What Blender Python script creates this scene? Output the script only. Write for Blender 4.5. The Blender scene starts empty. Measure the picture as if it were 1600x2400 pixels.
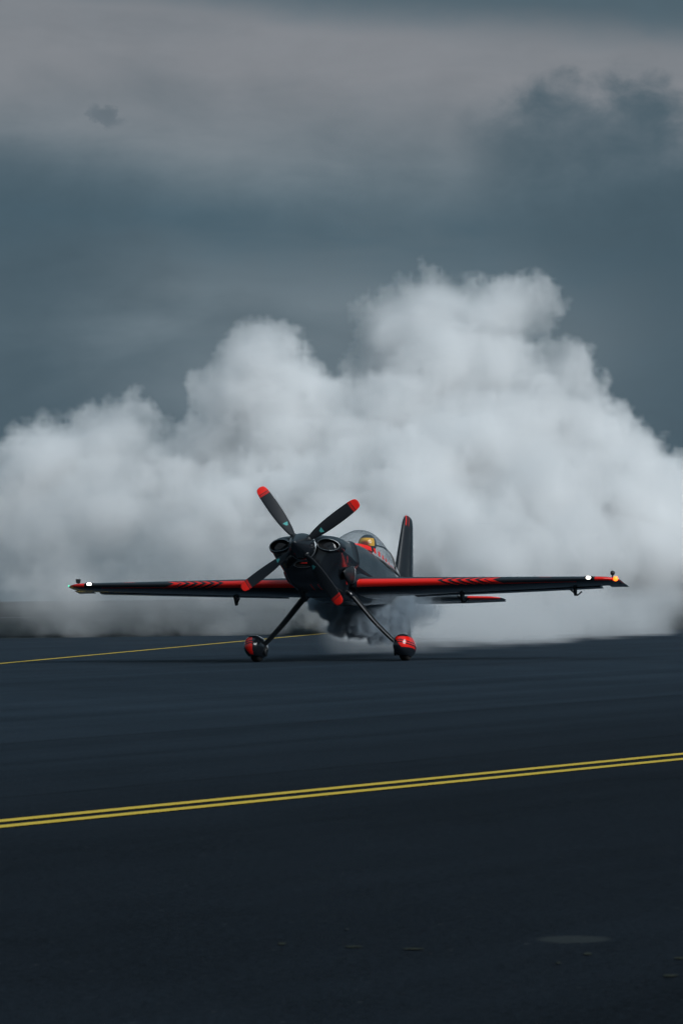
import bpy, bmesh, math, random
import numpy as np
from mathutils import Vector, Matrix
R = math.radians
random.seed(7)
scn = bpy.context.scene
COL = scn.collection

# ------------------------------------------------------------------ camera
FPX = 8600.0           # focal length in pixels of the 1600 px wide photograph
CAMH = 0.87
cam = bpy.data.cameras.new('camera')
camo = bpy.data.objects.new('camera', cam)
COL.objects.link(camo)
cam.sensor_fit = 'HORIZONTAL'
cam.sensor_width = 24.0
cam.lens = FPX / 1600 * 24.0
cam.clip_start = 0.1
cam.clip_end = 20000
camo.matrix_world = Matrix.Translation((0, 0, CAMH)) @ Matrix.Rotation(R(90) + math.atan(200 / FPX), 4, 'X') @ Matrix.Rotation(R(-0.70), 4, 'Z')
cam.dof.use_dof = True
cam.dof.focus_distance = 50.0
cam.dof.aperture_fstop = 18.0
scn.camera = camo

# ------------------------------------------------------------------ exposure and renderer
scn.view_settings.view_transform = 'Standard'
scn.view_settings.look = 'None'
scn.view_settings.gamma = 1.0
scn.view_settings.exposure = 0.35
scn.view_settings.use_curve_mapping = False
scn.render.engine = 'CYCLES'
scn.cycles.use_denoising = True
scn.cycles.use_adaptive_sampling = True
scn.cycles.adaptive_threshold = 0.03
scn.cycles.max_bounces = 14
scn.cycles.diffuse_bounces = 3
scn.cycles.glossy_bounces = 4
scn.cycles.transmission_bounces = 6
scn.cycles.transparent_max_bounces = 8
scn.cycles.volume_bounces = 8
scn.cycles.volume_step_rate = 3.2
scn.cycles.volume_max_steps = 512
scn.cycles.sample_clamp_indirect = 6.0


# ------------------------------------------------------------------ node helpers
class NT:
    """tiny expression helper around a node tree"""
    def __init__(self, tree):
        self.t = tree

    def node(self, typ, **kw):
        n = self.t.nodes.new(typ)
        for k, v in kw.items():
            setattr(n, k, v)
        return n

    def link(self, a, b):
        self.t.links.new(a, b)

    def put(self, sock, v):
        if isinstance(v, V):
            self.link(v.s, sock)
        elif hasattr(v, 'is_linked'):
            self.link(v, sock)
        else:
            sock.default_value = v

    def math(self, op, a, b=None, c=None, clamp=False):
        n = self.node('ShaderNodeMath', operation=op, use_clamp=clamp)
        self.put(n.inputs[0], a)
        if b is not None:
            self.put(n.inputs[1], b)
        if c is not None:
            self.put(n.inputs[2], c)
        return V(self, n.outputs[0])

    def attr(self, name):
        n = self.node('ShaderNodeAttribute', attribute_name=name)
        return V(self, n.outputs['Fac'])

    def xyz(self, vec):
        n = self.node('ShaderNodeSeparateXYZ')
        self.put(n.inputs[0], vec)
        return [V(self, o) for o in n.outputs]

    def comb(self, x, y, z):
        n = self.node('ShaderNodeCombineXYZ')
        for s, v in zip(n.inputs, (x, y, z)):
            self.put(s, v)
        return V(self, n.outputs[0])

    def noise(self, vec, scale=5, detail=4, rough=0.55, dist=0.0):
        n = self.node('ShaderNodeTexNoise')
        self.put(n.inputs['Vector'], vec)
        n.inputs['Scale'].default_value = scale
        n.inputs['Detail'].default_value = detail
        n.inputs['Roughness'].default_value = rough
        n.inputs['Distortion'].default_value = dist
        return V(self, n.outputs['Fac'])

    def smooth(self, x, a, b):
        n = self.node('ShaderNodeMapRange', interpolation_type='SMOOTHSTEP')
        self.put(n.inputs['Value'], x)
        self.put(n.inputs['From Min'], a)
        self.put(n.inputs['From Max'], b)
        return V(self, n.outputs[0])

    def mix(self, f, a, b, mode='MIX'):
        n = self.node('ShaderNodeMix', data_type='RGBA', blend_type=mode)
        self.put(n.inputs[0], f)
        for s, v in ((n.inputs[6], a), (n.inputs[7], b)):
            if isinstance(v, (tuple, list)):
                v = tuple(v) + (1,) if len(v) == 3 else v
            self.put(s, v)
        return V(self, n.outputs[2])


class V:
    def __init__(self, nt, s):
        self.nt, self.s = nt, s
    def __add__(self, o): return self.nt.math('ADD', self, o)
    __radd__ = __add__
    def __sub__(self, o): return self.nt.math('SUBTRACT', self, o)
    def __rsub__(self, o): return self.nt.math('SUBTRACT', o, self)
    def __mul__(self, o): return self.nt.math('MULTIPLY', self, o)
    __rmul__ = __mul__
    def __truediv__(self, o): return self.nt.math('DIVIDE', self, o)
    def __gt__(self, o): return self.nt.math('GREATER_THAN', self, o)
    def __lt__(self, o): return self.nt.math('LESS_THAN', self, o)
    def abs(self): return self.nt.math('ABSOLUTE', self)
    def max(self, o): return self.nt.math('MAXIMUM', self, o)
    def min(self, o): return self.nt.math('MINIMUM', self, o)
    def frac(self): return self.nt.math('FRACT', self)


def lin(r, g, b, k=1.0):
    return tuple(k * ((c / 255 / 12.92) if c / 255 <= 0.04045 else ((c / 255 + 0.055) / 1.055) ** 2.4) for c in (r, g, b))


# ------------------------------------------------------------------ world: overcast sky
SUN_DIR = Vector((0.63, -0.56, 0.54)).normalized()     # towards the sun
SK = 2 ** -0.35
SUN_EL = math.asin(SUN_DIR.z)
SUN_AZ = math.atan2(SUN_DIR.x, SUN_DIR.y)
w = bpy.data.worlds.new('World')
scn.world = w
w.use_nodes = True
t = NT(w.node_tree)
for n in list(w.node_tree.nodes):
    w.node_tree.nodes.remove(n)
out = t.node('ShaderNodeOutputWorld')
sky = t.node('ShaderNodeTexSky', sky_type='NISHITA')
sky.sun_disc = False
sky.sun_elevation = SUN_EL
sky.sun_rotation = SUN_AZ
sky.air_density = 1.5
sky.dust_density = 3.0
gen = t.node('ShaderNodeTexCoord').outputs['Generated']
dx, dy, dz = t.xyz(gen)
# azimuth / elevation in degrees, measured so that the clouds keep their shape all round
az = t.math('ARCTAN2', dx, dy) * 57.2958
el = t.math('ARCSINE', dz) * 57.2958
n1 = t.noise(t.comb(az * 0.50, el * 1.1, 0.0), 0.24, 3, 0.5, 0.2)            # broad banks
n2 = t.noise(t.comb(az * 0.8 + 31.0, el * 2.4, 3.0), 0.36, 4, 0.5, 0.3)      # long streaks
n3 = t.noise(t.comb(az - 12.0, el * 1.3, 9.0), 1.2, 5, 0.55, 0.2)            # ragged edges
wob = (n1 - 0.5) * 1.6 + (n2 - 0.5) * 1.3
fine = (n3 - 0.5)
ax = az + (n2 - 0.5) * 1.6 + fine * 0.4
ey = el + wob * 0.45 + fine * 0.22
# lit break in the cloud deck, dark deck above it, blue-grey bank below
br = t.smooth(ey + ax * 0.05, 6.1, 8.3) * t.smooth(ey + ax * 0.10, 9.9, 8.7)
bank = t.smooth((ey + ax * 0.07 - 5.75).abs(), 1.25, 0.0)
deck = t.smooth(ey + ax * 0.10, 8.75, 9.5)
# heaped dark cloud on the right of the break: firm rounded top, base melting into the bank
cx = (ax - 4.15) * 0.40
cy = (ey - 7.0 + (n3 - 0.5) * 0.9)
cyt = cy.max(0.0) * 0.86
cyb = cy.min(0.0) * 0.45
heap = t.smooth(cx * cx + cyt * cyt + cyb * cyb + (n2 - 0.5) * 0.5 + fine * 0.38, 1.08, 0.15)
nw = t.noise(t.comb(az, el * 1.3, 4.0), 2.4, 4, 0.6, 0.2) - 0.5
wx = (az + 3.66) * 2.8 + nw * 2.2
wy = (el - 7.52) * 4.6 + nw * 2.6 + (az + 3.66) * 1.2
wisp = t.smooth(wx * wx + wy * wy, 0.85, 0.0)
base = t.mix(t.smooth(n1 * 0.7 + n2 * 0.3, 0.34, 0.64), lin(90, 107, 118, SK), lin(112, 126, 135, SK))
c = t.mix((br * (0.55 + n2 * 0.75)).min(1.0), base, lin(128, 132, 138, SK))
c = t.mix((bank * (n2 * 1.3 + n1 * 0.5 - 0.20)).max(0.0).min(1.0), c, lin(66, 90, 104, SK))
c = t.mix(deck * 0.8, c, lin(72, 93, 105, SK))
c = t.mix(heap * (0.78 - fine * 0.6).min(1.0), c, lin(72, 92, 104, SK))
c = t.mix(wisp * 0.55, c, lin(82, 97, 108, SK))
# both sides of the view darkened: lens vignette put into the sky colour
side = t.smooth((ax - 0.2).abs(), 1.6, 5.4) * t.smooth(ey, 7.6, 5.6)
c = t.mix(side * 0.80, c, lin(66, 87, 100, SK))
tn = 1.0 + (n2 - 0.5) * 0.25 + fine * 0.16
c = t.mix(1.0, c, t.comb(tn, tn, tn), 'MULTIPLY')
# the cloud deck brightens towards the zenith, as any overcast sky does
# (exposure is taken out of the picked sky colours by SK)
zen = 1.0 + t.smooth(el, 14.0, 85.0) * 1.6
c = t.mix(1.0, c, t.comb(zen, zen, zen), 'MULTIPLY')
# below the horizon
w.cycles.sampling_method = 'MANUAL'
w.cycles.sample_map_resolution = 256
bg1 = t.node('ShaderNodeBackground')
t.link(c.s, bg1.inputs['Color'])
bg1.inputs['Strength'].default_value = 1.0
bg0 = t.node('ShaderNodeBackground')
t.link(sky.outputs[0], bg0.inputs['Color'])
bg0.inputs['Strength'].default_value = 0.05
mx = t.node('ShaderNodeMixShader')
mx.inputs[0].default_value = 0.97
t.link(bg0.outputs[0], mx.inputs[1])
t.link(bg1.outputs[0], mx.inputs[2])
t.link(mx.outputs[0], out.inputs['Surface'])

# ------------------------------------------------------------------ sun behind the cloud
sl = bpy.data.lights.new('sun', 'SUN')
sl.energy = 2.6
sl.angle = R(42)
sl.color = (0.95, 0.98, 1.0)
so = bpy.data.objects.new('sun', sl)
COL.objects.link(so)
so.rotation_euler = SUN_DIR.to_track_quat('Z', 'Y').to_euler()


# ------------------------------------------------------------------ materials
def material(name):
    m = bpy.data.materials.new(name)
    m.use_nodes = True
    tr = NT(m.node_tree)
    b = m.node_tree.nodes['Principled BSDF']
    return m, tr, b


def plain(name, col, rough=0.5, metal=0.0, coat=0.0, emit=None, estr=0.0, spec=0.5):
    m, tr, b = material(name)
    b.inputs['Base Color'].default_value = tuple(col) + (1,)
    b.inputs['Roughness'].default_value = rough
    b.inputs['Metallic'].default_value = metal
    b.inputs['Coat Weight'].default_value = coat
    b.inputs['Coat Roughness'].default_value = 0.08
    b.inputs['Specular IOR Level'].default_value = spec
    if emit:
        b.inputs['Emission Color'].default_value = tuple(emit) + (1,)
        b.inputs['Emission Strength'].default_value = estr
    return m


def mesh_obj(name, verts, faces, mat, parent=None, smooth=True, attrs=None):
    me = bpy.data.meshes.new(name)
    me.from_pydata([tuple(v) for v in verts], [], faces)
    if attrs:
        for k, vals in attrs.items():
            a = me.attributes.new(k, 'FLOAT', 'POINT')
            a.data.foreach_set('value', np.asarray(vals, dtype=np.float32))
    me.update()
    if smooth:
        me.shade_smooth()
    me.materials.append(mat)
    o = bpy.data.objects.new(name, me)
    COL.objects.link(o)
    if parent:
        o.parent = parent
    return o


def tag(o, label=None, cat=None, kind=None, group=None):
    for k, v in (('label', label), ('category', cat), ('kind', kind), ('group', group)):
        if v:
            o[k] = v
    return o


# ------------------------------------------------------------------ ground, runway, markings
def pix_ground(x, y):
    """ground point under a pixel of the 1600x2400 photograph (used to lay the painted lines)"""
    d = Vector(((x - 800) / FPX, -(y - 1200) / FPX, -1.0))
    d = camo.matrix_world.to_3x3() @ d
    k = -CAMH / d.z
    return Vector((d.x * k, d.y * k))


def ground_mats():
    m, tr, b = material('asphalt')
    geo = tr.node('ShaderNodeNewGeometry').outputs['Position']
    px, py, pz = tr.xyz(geo)
    grain = tr.noise(geo, 90, 3, 0.7)
    mid = tr.noise(geo, 3.0, 6, 0.65)
    big = tr.noise(tr.comb(px * 0.5 + py * 0.2, py * 0.10 - px * 0.05, 0), 0.9, 5, 0.6)
    # worn lane streaks run with the painted line
    u = (px * 0.872 - py * 0.489)
    lane = tr.noise(tr.comb(u * 1.4, (px * 0.489 + py * 0.872) * 0.04, 2), 1.0, 5, 0.6)
    agg = tr.noise(geo, 38, 2, 0.6)
    v = 0.62 + (agg - 0.5) * 1.8 + (mid - 0.5) * 0.7 + (big - 0.5) * 0.9 + (lane - 0.5) * 1.3 + (grain - 0.5) * 2.2
    v = v.max(0.12)
    chips = tr.smooth(tr.noise(geo, 26, 2, 0.5), 0.70, 0.78) * 0.9
    far_sheen = tr.smooth(u + (big - 0.5) * 4.0, SEAM + 2.5, SEAM - 9.0)     # far part paler: grazing reflection put into the colour
    col = tr.mix(v * 0.9, (0.0020, 0.0034, 0.0052), (0.0108, 0.0160, 0.0225))
    col = tr.mix(far_sheen, col, tr.mix(v * 0.9, (0.0080, 0.0138, 0.0200), (0.0270, 0.0420, 0.0580)))
    col = tr.mix(chips, col, (0.045, 0.052, 0.055))
    # construction joints either side of the double line: dark sealed seams
    wv = (tr.noise(tr.comb(px, py, 5), 0.6, 4, 0.6) - 0.5) * 0.25
    seams = None
    for off, wd in ((SEAM - 1.05, 0.05), (SEAM - 4.6, 0.06)):
        s = tr.smooth((u + wv - off).abs(), wd, wd * 0.3)
        seams = s if seams is None else seams.max(s)
    col = tr.mix(seams * 0.38, col, (0.002, 0.003, 0.004))
    # a worn, paler scab in the surface near the camera
    c0, e0, e1 = pix_ground(1345, 2202), pix_ground(1430, 2202), pix_ground(1345, 2192)
    qx = (px - c0.x) / (e0 - c0).length + (mid - 0.5) * 0.9
    qy = (py - c0.y) / (e1 - c0).length + (mid - 0.5) * 0.8 + (agg - 0.5) * 0.6
    scab = tr.smooth(qx * qx + qy * qy, 1.15, 0.55)
    col = tr.mix(scab * (0.45 + grain * 0.5), col, (0.030, 0.036, 0.037))
    tr.link(col.s, b.inputs['Base Color'])
    b.inputs['Specular IOR Level'].default_value = 0.05
    rr = 0.86 + (mid - 0.5) * 0.25
    tr.link(rr.s, b.inputs['Roughness'])
    bp = tr.node('ShaderNodeBump')
    bp.inputs['Strength'].default_value = 0.55
    bp.inputs['Distance'].default_value = 0.006
    h = grain + mid * 0.6
    tr.link(h.s, bp.inputs['Height'])
    tr.link(bp.outputs[0], b.inputs['Normal'])

    g, tr, b = material('mown_grass')
    geo = tr.node('ShaderNodeNewGeometry').outputs['Position']
    px, py, pz = tr.xyz(geo)
    n = tr.noise(geo, 1.3, 6, 0.65)
    n2_ = tr.noise(tr.comb(px * 0.04, py * 0.25, 0), 0.6, 5, 0.6)
    col = tr.mix(n * 0.5 + n2_ * 0.5, (0.006, 0.010, 0.012), (0.013, 0.019, 0.021))
    tr.link(col.s, b.inputs['Base Color'])
    b.inputs['Roughness'].default_value = 0.95
    b.inputs['Specular IOR Level'].default_value = 0.1

    p, tr, b = material('yellow_marking_paint')
    geo = tr.node('ShaderNodeNewGeometry').outputs['Position']
    wear = tr.noise(geo, 40, 4, 0.7)
    wide = tr.noise(geo, 2.2, 5, 0.6)
    f = tr.smooth(wear + (wide - 0.5) * 0.5, 0.58, 0.74)
    tone = tr.mix(wide, (0.52, 0.355, 0.030), (0.68, 0.475, 0.055))
    col = tr.mix(f * 0.5, tone, (0.10, 0.09, 0.06))
    tr.link(col.s, b.inputs['Base Color'])
    b.inputs['Roughness'].default_value = 0.7
    b.inputs['Specular IOR Level'].default_value = 0.25
    return m, g, p


_a, _b = pix_ground(0, 1933), pix_ground(1600, 1779)
SEAM = 0.872 * _a.x - 0.489 * _a.y
M_ASPH, M_GRASS, M_YELLOW = ground_mats()


def sheet(name, pts, z, mat, kind='structure'):
    o = mesh_obj(name, [(p[0], p[1], z) for p in pts], [tuple(range(len(pts)))], mat, smooth=False)
    o['kind'] = kind
    return o


sheet('ground', [(-4000, -300), (4000, -300), (4000, 9000), (-4000, 9000)], -0.02, M_GRASS)
sheet('runway', [(-400, -60), (400, -60), (400, 92.0), (60, 96.0), (0, 86.5), (-60, 83.0), (-400, 80.0)], 0.0, M_ASPH)


def strip(name, p, q, wd, z, mat, ext=60):
    """a painted strip of width wd along p->q, as a thin raised film of paint"""
    d = (q - p).normalized()
    n = Vector((-d.y, d.x))
    a, b_ = p - d * ext, q + d * ext
    return sheet(name, [a + n * wd / 2, a - n * wd / 2, b_ - n * wd / 2, b_ + n * wd / 2], z, mat)


for y0, y1 in ((1926.8, 1768.6), (1940.0, 1780.6)):
    p, q = pix_ground(0, y0), pix_ground(1600, y1)
    strip('runway_marking', p, q, 0.102, 0.004, M_YELLOW, 8)
p, q = pix_ground(0, 1556), pix_ground(720, 1489)
strip('taxi_line', p, q, 0.13, 0.004, M_YELLOW, 12)
far = plain('pale_concrete', (0.05, 0.057, 0.06), 0.9)
sheet('far_taxiway', [(-400, 190), (400, 196), (400, 206), (-400, 200)], -0.010, far)
sheet('far_apron', [(-600, 620), (600, 640), (600, 720), (-600, 700)], -0.010, far)


# bare patches and crumbs on the asphalt close to the camera
def blotch(name, cx, cy, rx, ry, z, mat, seed, n=28):
    rnd = random.Random(seed)
    c0 = pix_ground(cx, cy)
    ex = pix_ground(cx + rx, cy) - c0
    ey_ = pix_ground(cx, cy - ry) - c0
    pts = []
    for i in range(n):
        a = 2 * math.pi * i / n
        k = 1 + rnd.uniform(-0.22, 0.22)
        v = c0 + ex * math.cos(a) * k + ey_ * math.sin(a) * k
        pts.append(v)
    return sheet(name, pts, z, mat)


M_PATCH = plain('worn_patch', (0.014, 0.018, 0.020), 0.9, spec=0.2)
M_MOSS = plain('mossy_crack', (0.018, 0.022, 0.014), 0.95, spec=0.2)
for i, (cx, cy, rx, ry, mm) in enumerate([
        (660, 2215, 9, 2.2, M_MOSS), (1376, 2239, 10, 2.4, M_MOSS), (1309, 2260, 5, 2, M_MOSS), (813, 2181, 4, 2, M_PATCH), (1592, 2249, 12, 2, M_MOSS), (1570, 2290, 18, 2.2, M_MOSS),
        (830, 2222, 20, 1.6, M_MOSS), (968, 2227, 24, 1.8, M_MOSS), (765, 1869, 5, 1.6, M_PATCH), (432, 1593, 4, 1.0, M_PATCH)]):
    blotch('asphalt_blemish', cx, cy, rx, ry, 0.003, mm, 20 + i, 22)


# ------------------------------------------------------------------ smoke (voxel clouds baked from puffs)
def vnoise(shape, cell, rng):
    """smooth lattice noise in -1..1 on a voxel grid, cells of `cell` (3-tuple) voxels"""
    out_ = None
    lat = rng.uniform(-1, 1, [int(s / c_) + 3 for s, c_ in zip(shape, cell)]).astype(np.float32)
    for ax_ in range(3):
        x = np.arange(shape[ax_]) / cell[ax_]
        i = x.astype(int)
        f = (x - i).astype(np.float32)
        f = f * f * (3 - 2 * f)
        sh = [1, 1, 1]
        sh[ax_] = -1
        f = f.reshape(sh)
        lat = np.take(lat, i, ax_) * (1 - f) + np.take(lat, i + 1, ax_) * f
    return lat


def voxel_cloud(name, dens, lo, hi, mat):
    """one object whose vertices carry a density each; geometry nodes turn them into a volume grid"""
    nx, ny, nz = dens.shape
    me = bpy.data.meshes.new(name)
    me.vertices.add(dens.size)
    gx, gy, gz = np.meshgrid(np.linspace(lo[0], hi[0], nx, dtype=np.float32), np.linspace(lo[1], hi[1], ny, dtype=np.float32),
                             np.linspace(lo[2], hi[2], nz, dtype=np.float32), indexing='ij')
    co = np.stack([gx, gy, gz], -1).reshape(-1)
    me.vertices.foreach_set('co', co)
    a = me.attributes.new('d', 'FLOAT', 'POINT')
    a.data.foreach_set('value', np.ascontiguousarray(dens, dtype=np.float32).reshape(-1))
    me.materials.append(mat)
    o = bpy.data.objects.new(name, me)
    COL.objects.link(o)
    ng = bpy.data.node_groups.new(name + '_grid', 'GeometryNodeTree')
    ng.interface.new_socket('Geometry', in_out='INPUT', socket_type='NodeSocketGeometry')
    ng.interface.new_socket('Geometry', in_out='OUTPUT', socket_type='NodeSocketGeometry')
    g = NT(ng)
    gi, go = g.node('NodeGroupInput'), g.node('NodeGroupOutput')
    pos = g.node('GeometryNodeInputPosition')
    xyz = g.xyz(pos.outputs[0])
    idx = []
    for q_, l, h, n in zip(xyz, lo, hi, dens.shape):
        v_ = g.math('ROUND', (q_ - l) * ((n - 1) / (h - l)))
        idx.append(v_.max(0.0).min(float(n - 1)))
    index = (idx[0] * float(ny) + idx[1]) * float(nz) + idx[2]
    na = g.node('GeometryNodeInputNamedAttribute', data_type='FLOAT')
    na.inputs['Name'].default_value = 'd'
    si = g.node('GeometryNodeSampleIndex', data_type='FLOAT', domain='POINT')
    g.link(gi.outputs[0], si.inputs['Geometry'])
    g.link([s for s in na.outputs if s.enabled][0], si.inputs['Value'])
    g.link(index.s, si.inputs['Index'])
    vc = g.node('GeometryNodeVolumeCube')
    g.link(si.outputs[0], vc.inputs['Density'])
    vc.inputs['Background'].default_value = 0.0
    vc.inputs['Min'].default_value = lo
    vc.inputs['Max'].default_value = hi
    for k, n in zip('XYZ', dens.shape):
        vc.inputs['Resolution ' + k].default_value = n
    sm = g.node('GeometryNodeSetMaterial')
    sm.inputs['Material'].default_value = mat
    g.link(vc.outputs[0], sm.inputs['Geometry'])
    g.link(sm.outputs[0], go.inputs[0])
    md = o.modifiers.new('grid', 'NODES')
    md.node_group = ng
    o['kind'] = 'stuff'
    return o


def smoke_material(name, col, dens, aniso=0.0):
    m = bpy.data.materials.new(name)
    m.use_nodes = True
    tr = NT(m.node_tree)
    m.node_tree.nodes.clear()
    o_ = tr.node('ShaderNodeOutputMaterial')
    a = tr.node('ShaderNodeAttribute', attribute_name='density')
    vs = tr.node('ShaderNodeVolumePrincipled')
    vs.inputs['Color'].default_value = tuple(col) + (1,)
    vs.inputs['Density Attribute'].default_value = 'density'
    vs.inputs['Density'].default_value = dens
    vs.inputs['Anisotropy'].default_value = aniso
    tr.link(vs.outputs[0], o_.inputs['Volume'])
    return m


def puff_field(shape, lo, hi, puffs, k=0.30, pad=1.6):
    """signed distance (metres, negative inside) of balls of smoke melted into one another"""
    acc = np.zeros(shape, np.float32)
    lo, hi = np.array(lo), np.array(hi)
    vs = (hi - lo) / (np.array(shape) - 1)
    for (x, y, z, r) in puffs:
        c = np.array((x, y, z))
        a = np.maximum(np.floor((c - r - pad - lo) / vs).astype(int), 0)
        b = np.minimum(np.ceil((c + r + pad - lo) / vs).astype(int) + 1, shape)
        if (b <= a).any():
            continue
        g = [(lo[q] + np.arange(a[q], b[q]) * vs[q] - c[q]).astype(np.float32) for q in range(3)]
        d = np.sqrt(g[0][:, None, None] ** 2 + g[1][None, :, None] ** 2 + g[2][None, None, :] ** 2) - np.float32(r)
        acc[a[0]:b[0], a[1]:b[1], a[2]:b[2]] += np.exp(np.clip(-d / k, -20, 20))
    return np.maximum(-k * np.log(np.maximum(acc, 1e-9)), -3.0)


def billow(nz_, scales, amps):
    """cauliflower relief: rounded bumps at falling sizes, 0..1 per octave"""
    out_ = 0
    for s_, a_ in zip(scales, amps):
        out_ = out_ + a_ * (1.0 - 2.0 * np.abs(nz_(s_)))
    return out_


def px_at(x, y, depth):
    """world point of a display pixel (1568x2352 view of the photo) at a given distance"""
    d = Vector(((x * 1.0204 - 800) / FPX, -(y * 1.0204 - 1200) / FPX, -1.0)) * depth
    return camo.matrix_world @ d


def sstep(x, a, b):
    f = np.clip((x - a) / (b - a), 0, 1)
    return f * f * (3 - 2 * f)


SMOKE_DENSITY = 7.0


def build_smoke():
    rng = np.random.default_rng(11)
    # (x, y, radius) in display pixels, distance in metres
    spots = [
        # left arm
        (-130, 1230, 150, 92), (-40, 1190, 130, 93), (70, 1110, 120, 93), (150, 1060, 105, 93), (240, 1030, 95, 93), (300, 985, 72, 93),
        (350, 1080, 75, 93), (110, 1240, 140, 90), (260, 1200, 150, 90), (400, 1120, 85, 92), (170, 1340, 100, 88),
        (300, 1340, 85, 88), (20, 1300, 110, 90), (-90, 1360, 90, 90),
        # middle tower
        (445, 1090, 80, 93), (500, 1040, 100, 93), (520, 930, 62, 93), (540, 880, 55, 93), (590, 830, 55, 93), (610, 800, 45, 93),
        (625, 780, 28, 93), (645, 790, 36, 93), (560, 820, 45, 93), (470, 900, 36, 93), (1310, 830, 42, 93), (1330, 890, 45, 93), (1380, 950, 36, 93), (1475, 1030, 32, 93), (1220, 690, 26, 94), (600, 930, 95, 93), (680, 910, 75, 93), (700, 885, 40, 93), (730, 940, 70, 93), (640, 1040, 130, 92),
        (520, 1180, 140, 90), (690, 1180, 150, 90), (790, 990, 70, 93), (930, 1190, 120, 87), (790, 1120, 105, 89), (760, 1210, 110, 87), (1060, 1200, 120, 86), (420, 1240, 130, 88), (800, 1060, 130, 92),
        # right tower
        (890, 860, 72, 94), (900, 780, 78, 94), (900, 740, 75, 94), (960, 730, 80, 94), (990, 690, 62, 94), (1040, 720, 72, 94),
        (1100, 750, 80, 94), (1150, 720, 60, 94), (1180, 710, 48, 94), (1205, 690, 34, 94), (1140, 670, 26, 94), (1010, 840, 130, 93),
        (1140, 860, 110, 93), (900, 960, 110, 92), (1245, 900, 76, 93), (1290, 850, 55, 93), (1228, 975, 112, 92), (1295, 955, 64, 93),
        (1352, 985, 54, 93), (1330, 1050, 110, 92), (1410, 1020, 70, 92), (1450, 1050, 55, 92), (1090, 1030, 150, 90),
        (1240, 1140, 150, 88), (960, 1130, 150, 89), (1420, 1150, 130, 90), (1530, 1185, 105, 91), (1625, 1165, 100, 92), (1650, 1270, 130, 90), (1660, 1380, 105, 88), (1780, 1290, 130, 92), (1700, 1260, 120, 93),
        (1000, 1290, 130, 86), (1150, 1310, 140, 84), (1320, 1310, 140, 86), (1480, 1300, 140, 89), (1620, 1300, 140, 93), (1740, 1330, 120, 95),
        # middle base
        (90, 1380, 90, 88), (210, 1375, 95, 89), (340, 1375, 95, 88), (470, 1375, 90, 87), (590, 1375, 90, 88), (150, 1375, 95, 96), (290, 1375, 95, 97), (430, 1375, 95, 96), (560, 1375, 95, 97), (60, 1390, 80, 93), (200, 1395, 75, 92), (330, 1395, 75, 92), (470, 1390, 75, 92), (600, 1395, 80, 92), (560, 1310, 100, 87), (700, 1300, 110, 86), (840, 1290, 120, 84), (430, 1330, 80, 89),
    ]
    puffs = []
    for x, y, r, dep in spots:
        c = px_at(x, y, dep)
        puffs.append((c.x, c.y, c.z, r * 1.0204 / FPX * dep * 0.86))
    lo, hi = (-11.5, 79.0, -0.02), (11.5, 100.0, 9.8)
    shape = (440, 130, 188)
    sd = puff_field(shape, lo, hi, puffs, 0.15)
    gx = np.linspace(lo[0], hi[0], shape[0], dtype=np.float32)[:, None, None]
    gz = np.linspace(lo[2], hi[2], shape[2], dtype=np.float32)[None, None, :]
    vx = [(h - l) / (n - 1) for l, h, n in zip(lo, hi, shape)]

    def nz_(m):
        return vnoise(shape, [max(m / v, 1.01) for v in vx], rng)
    sd = sd + nz_(2.2) * 0.22 + nz_(1.1) * 0.08
    core = puff_field(shape, lo, hi, puffs, 0.36, 2.0) + 0.30 + nz_(2.0) * 0.18
    # lumps and curls seated on the surface of the big balls
    lo_, vs_ = np.array(lo), np.array(vx)
    for count, r0, r1, k_, sink in ((1500, 0.28, 0.60, 0.10, 0.62), (6000, 0.12, 0.26, 0.05, 0.60)):
        idx = np.argwhere(np.abs(sd) < 0.12)
        pick = idx[rng.integers(0, len(idx), count)]
        rr = r0 + (r1 - r0) * rng.uniform(0, 1, count) ** 1.6
        acc = np.exp(np.clip(-sd / k_, -30, 30))
        sh_ = np.array(shape)
        for p_, r_ in zip(pick, rr):
            c_ = lo_ + p_ * vs_
            pad = 3.0 * k_
            a_ = np.maximum(np.floor((c_ - r_ - pad - lo_) / vs_).astype(int), 0)
            e_ = np.minimum(np.ceil((c_ + r_ + pad - lo_) / vs_).astype(int) + 1, sh_)
            g_ = [(lo_[q] + np.arange(a_[q], e_[q]) * vs_[q] - c_[q]).astype(np.float32) for q in range(3)]
            d_ = np.sqrt(g_[0][:, None, None] ** 2 + g_[1][None, :, None] ** 2 + g_[2][None, None, :] ** 2) - np.float32(r_ * sink)
            acc[a_[0]:e_[0], a_[1]:e_[1], a_[2]:e_[2]] += np.exp(np.clip(-d_ / k_, -30, 30))
        sd = -k_ * np.log(np.maximum(acc, 1e-12))
    sd = sd + 0.02 - billow(nz_, (0.5, 0.27, 0.16), (0.08, 0.065, 0.05))
    soft = np.clip(0.5 + 0.9 * nz_(2.4), 0, 1)
    veil = np.clip(0.13 + 0.09 * nz_(1.2) + 0.07 * nz_(0.5), 0.025, 0.3)
    d = veil * sstep(-sd, -0.03, 0.12) + 0.85 * sstep(-core, -0.15, 0.75 + 0.4 * soft) ** 1.4
    d = d * np.clip(0.85 + 0.18 * nz_(1.3) + 0.15 * nz_(0.6), 0.3, 1.3)
    # thin, torn smoke low on the left
    thin = 1.0 - sstep(-gx, 0.5, 4.0) * (0.86 * sstep(4.8 - gz, 0.0, 3.0) + 0.14 * sstep(1.6 - gz, 0.0, 1.3)) * np.clip(0.94 + 0.14 * nz_(1.4) + 0.08 * nz_(0.6), 0, 0.835 + 0.14 * sstep(gz, 0.8, 1.9) + 0.12 * sstep(-gx, 7.0, 8.2) * (1 - sstep(gz, 0.8, 1.9)))
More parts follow.
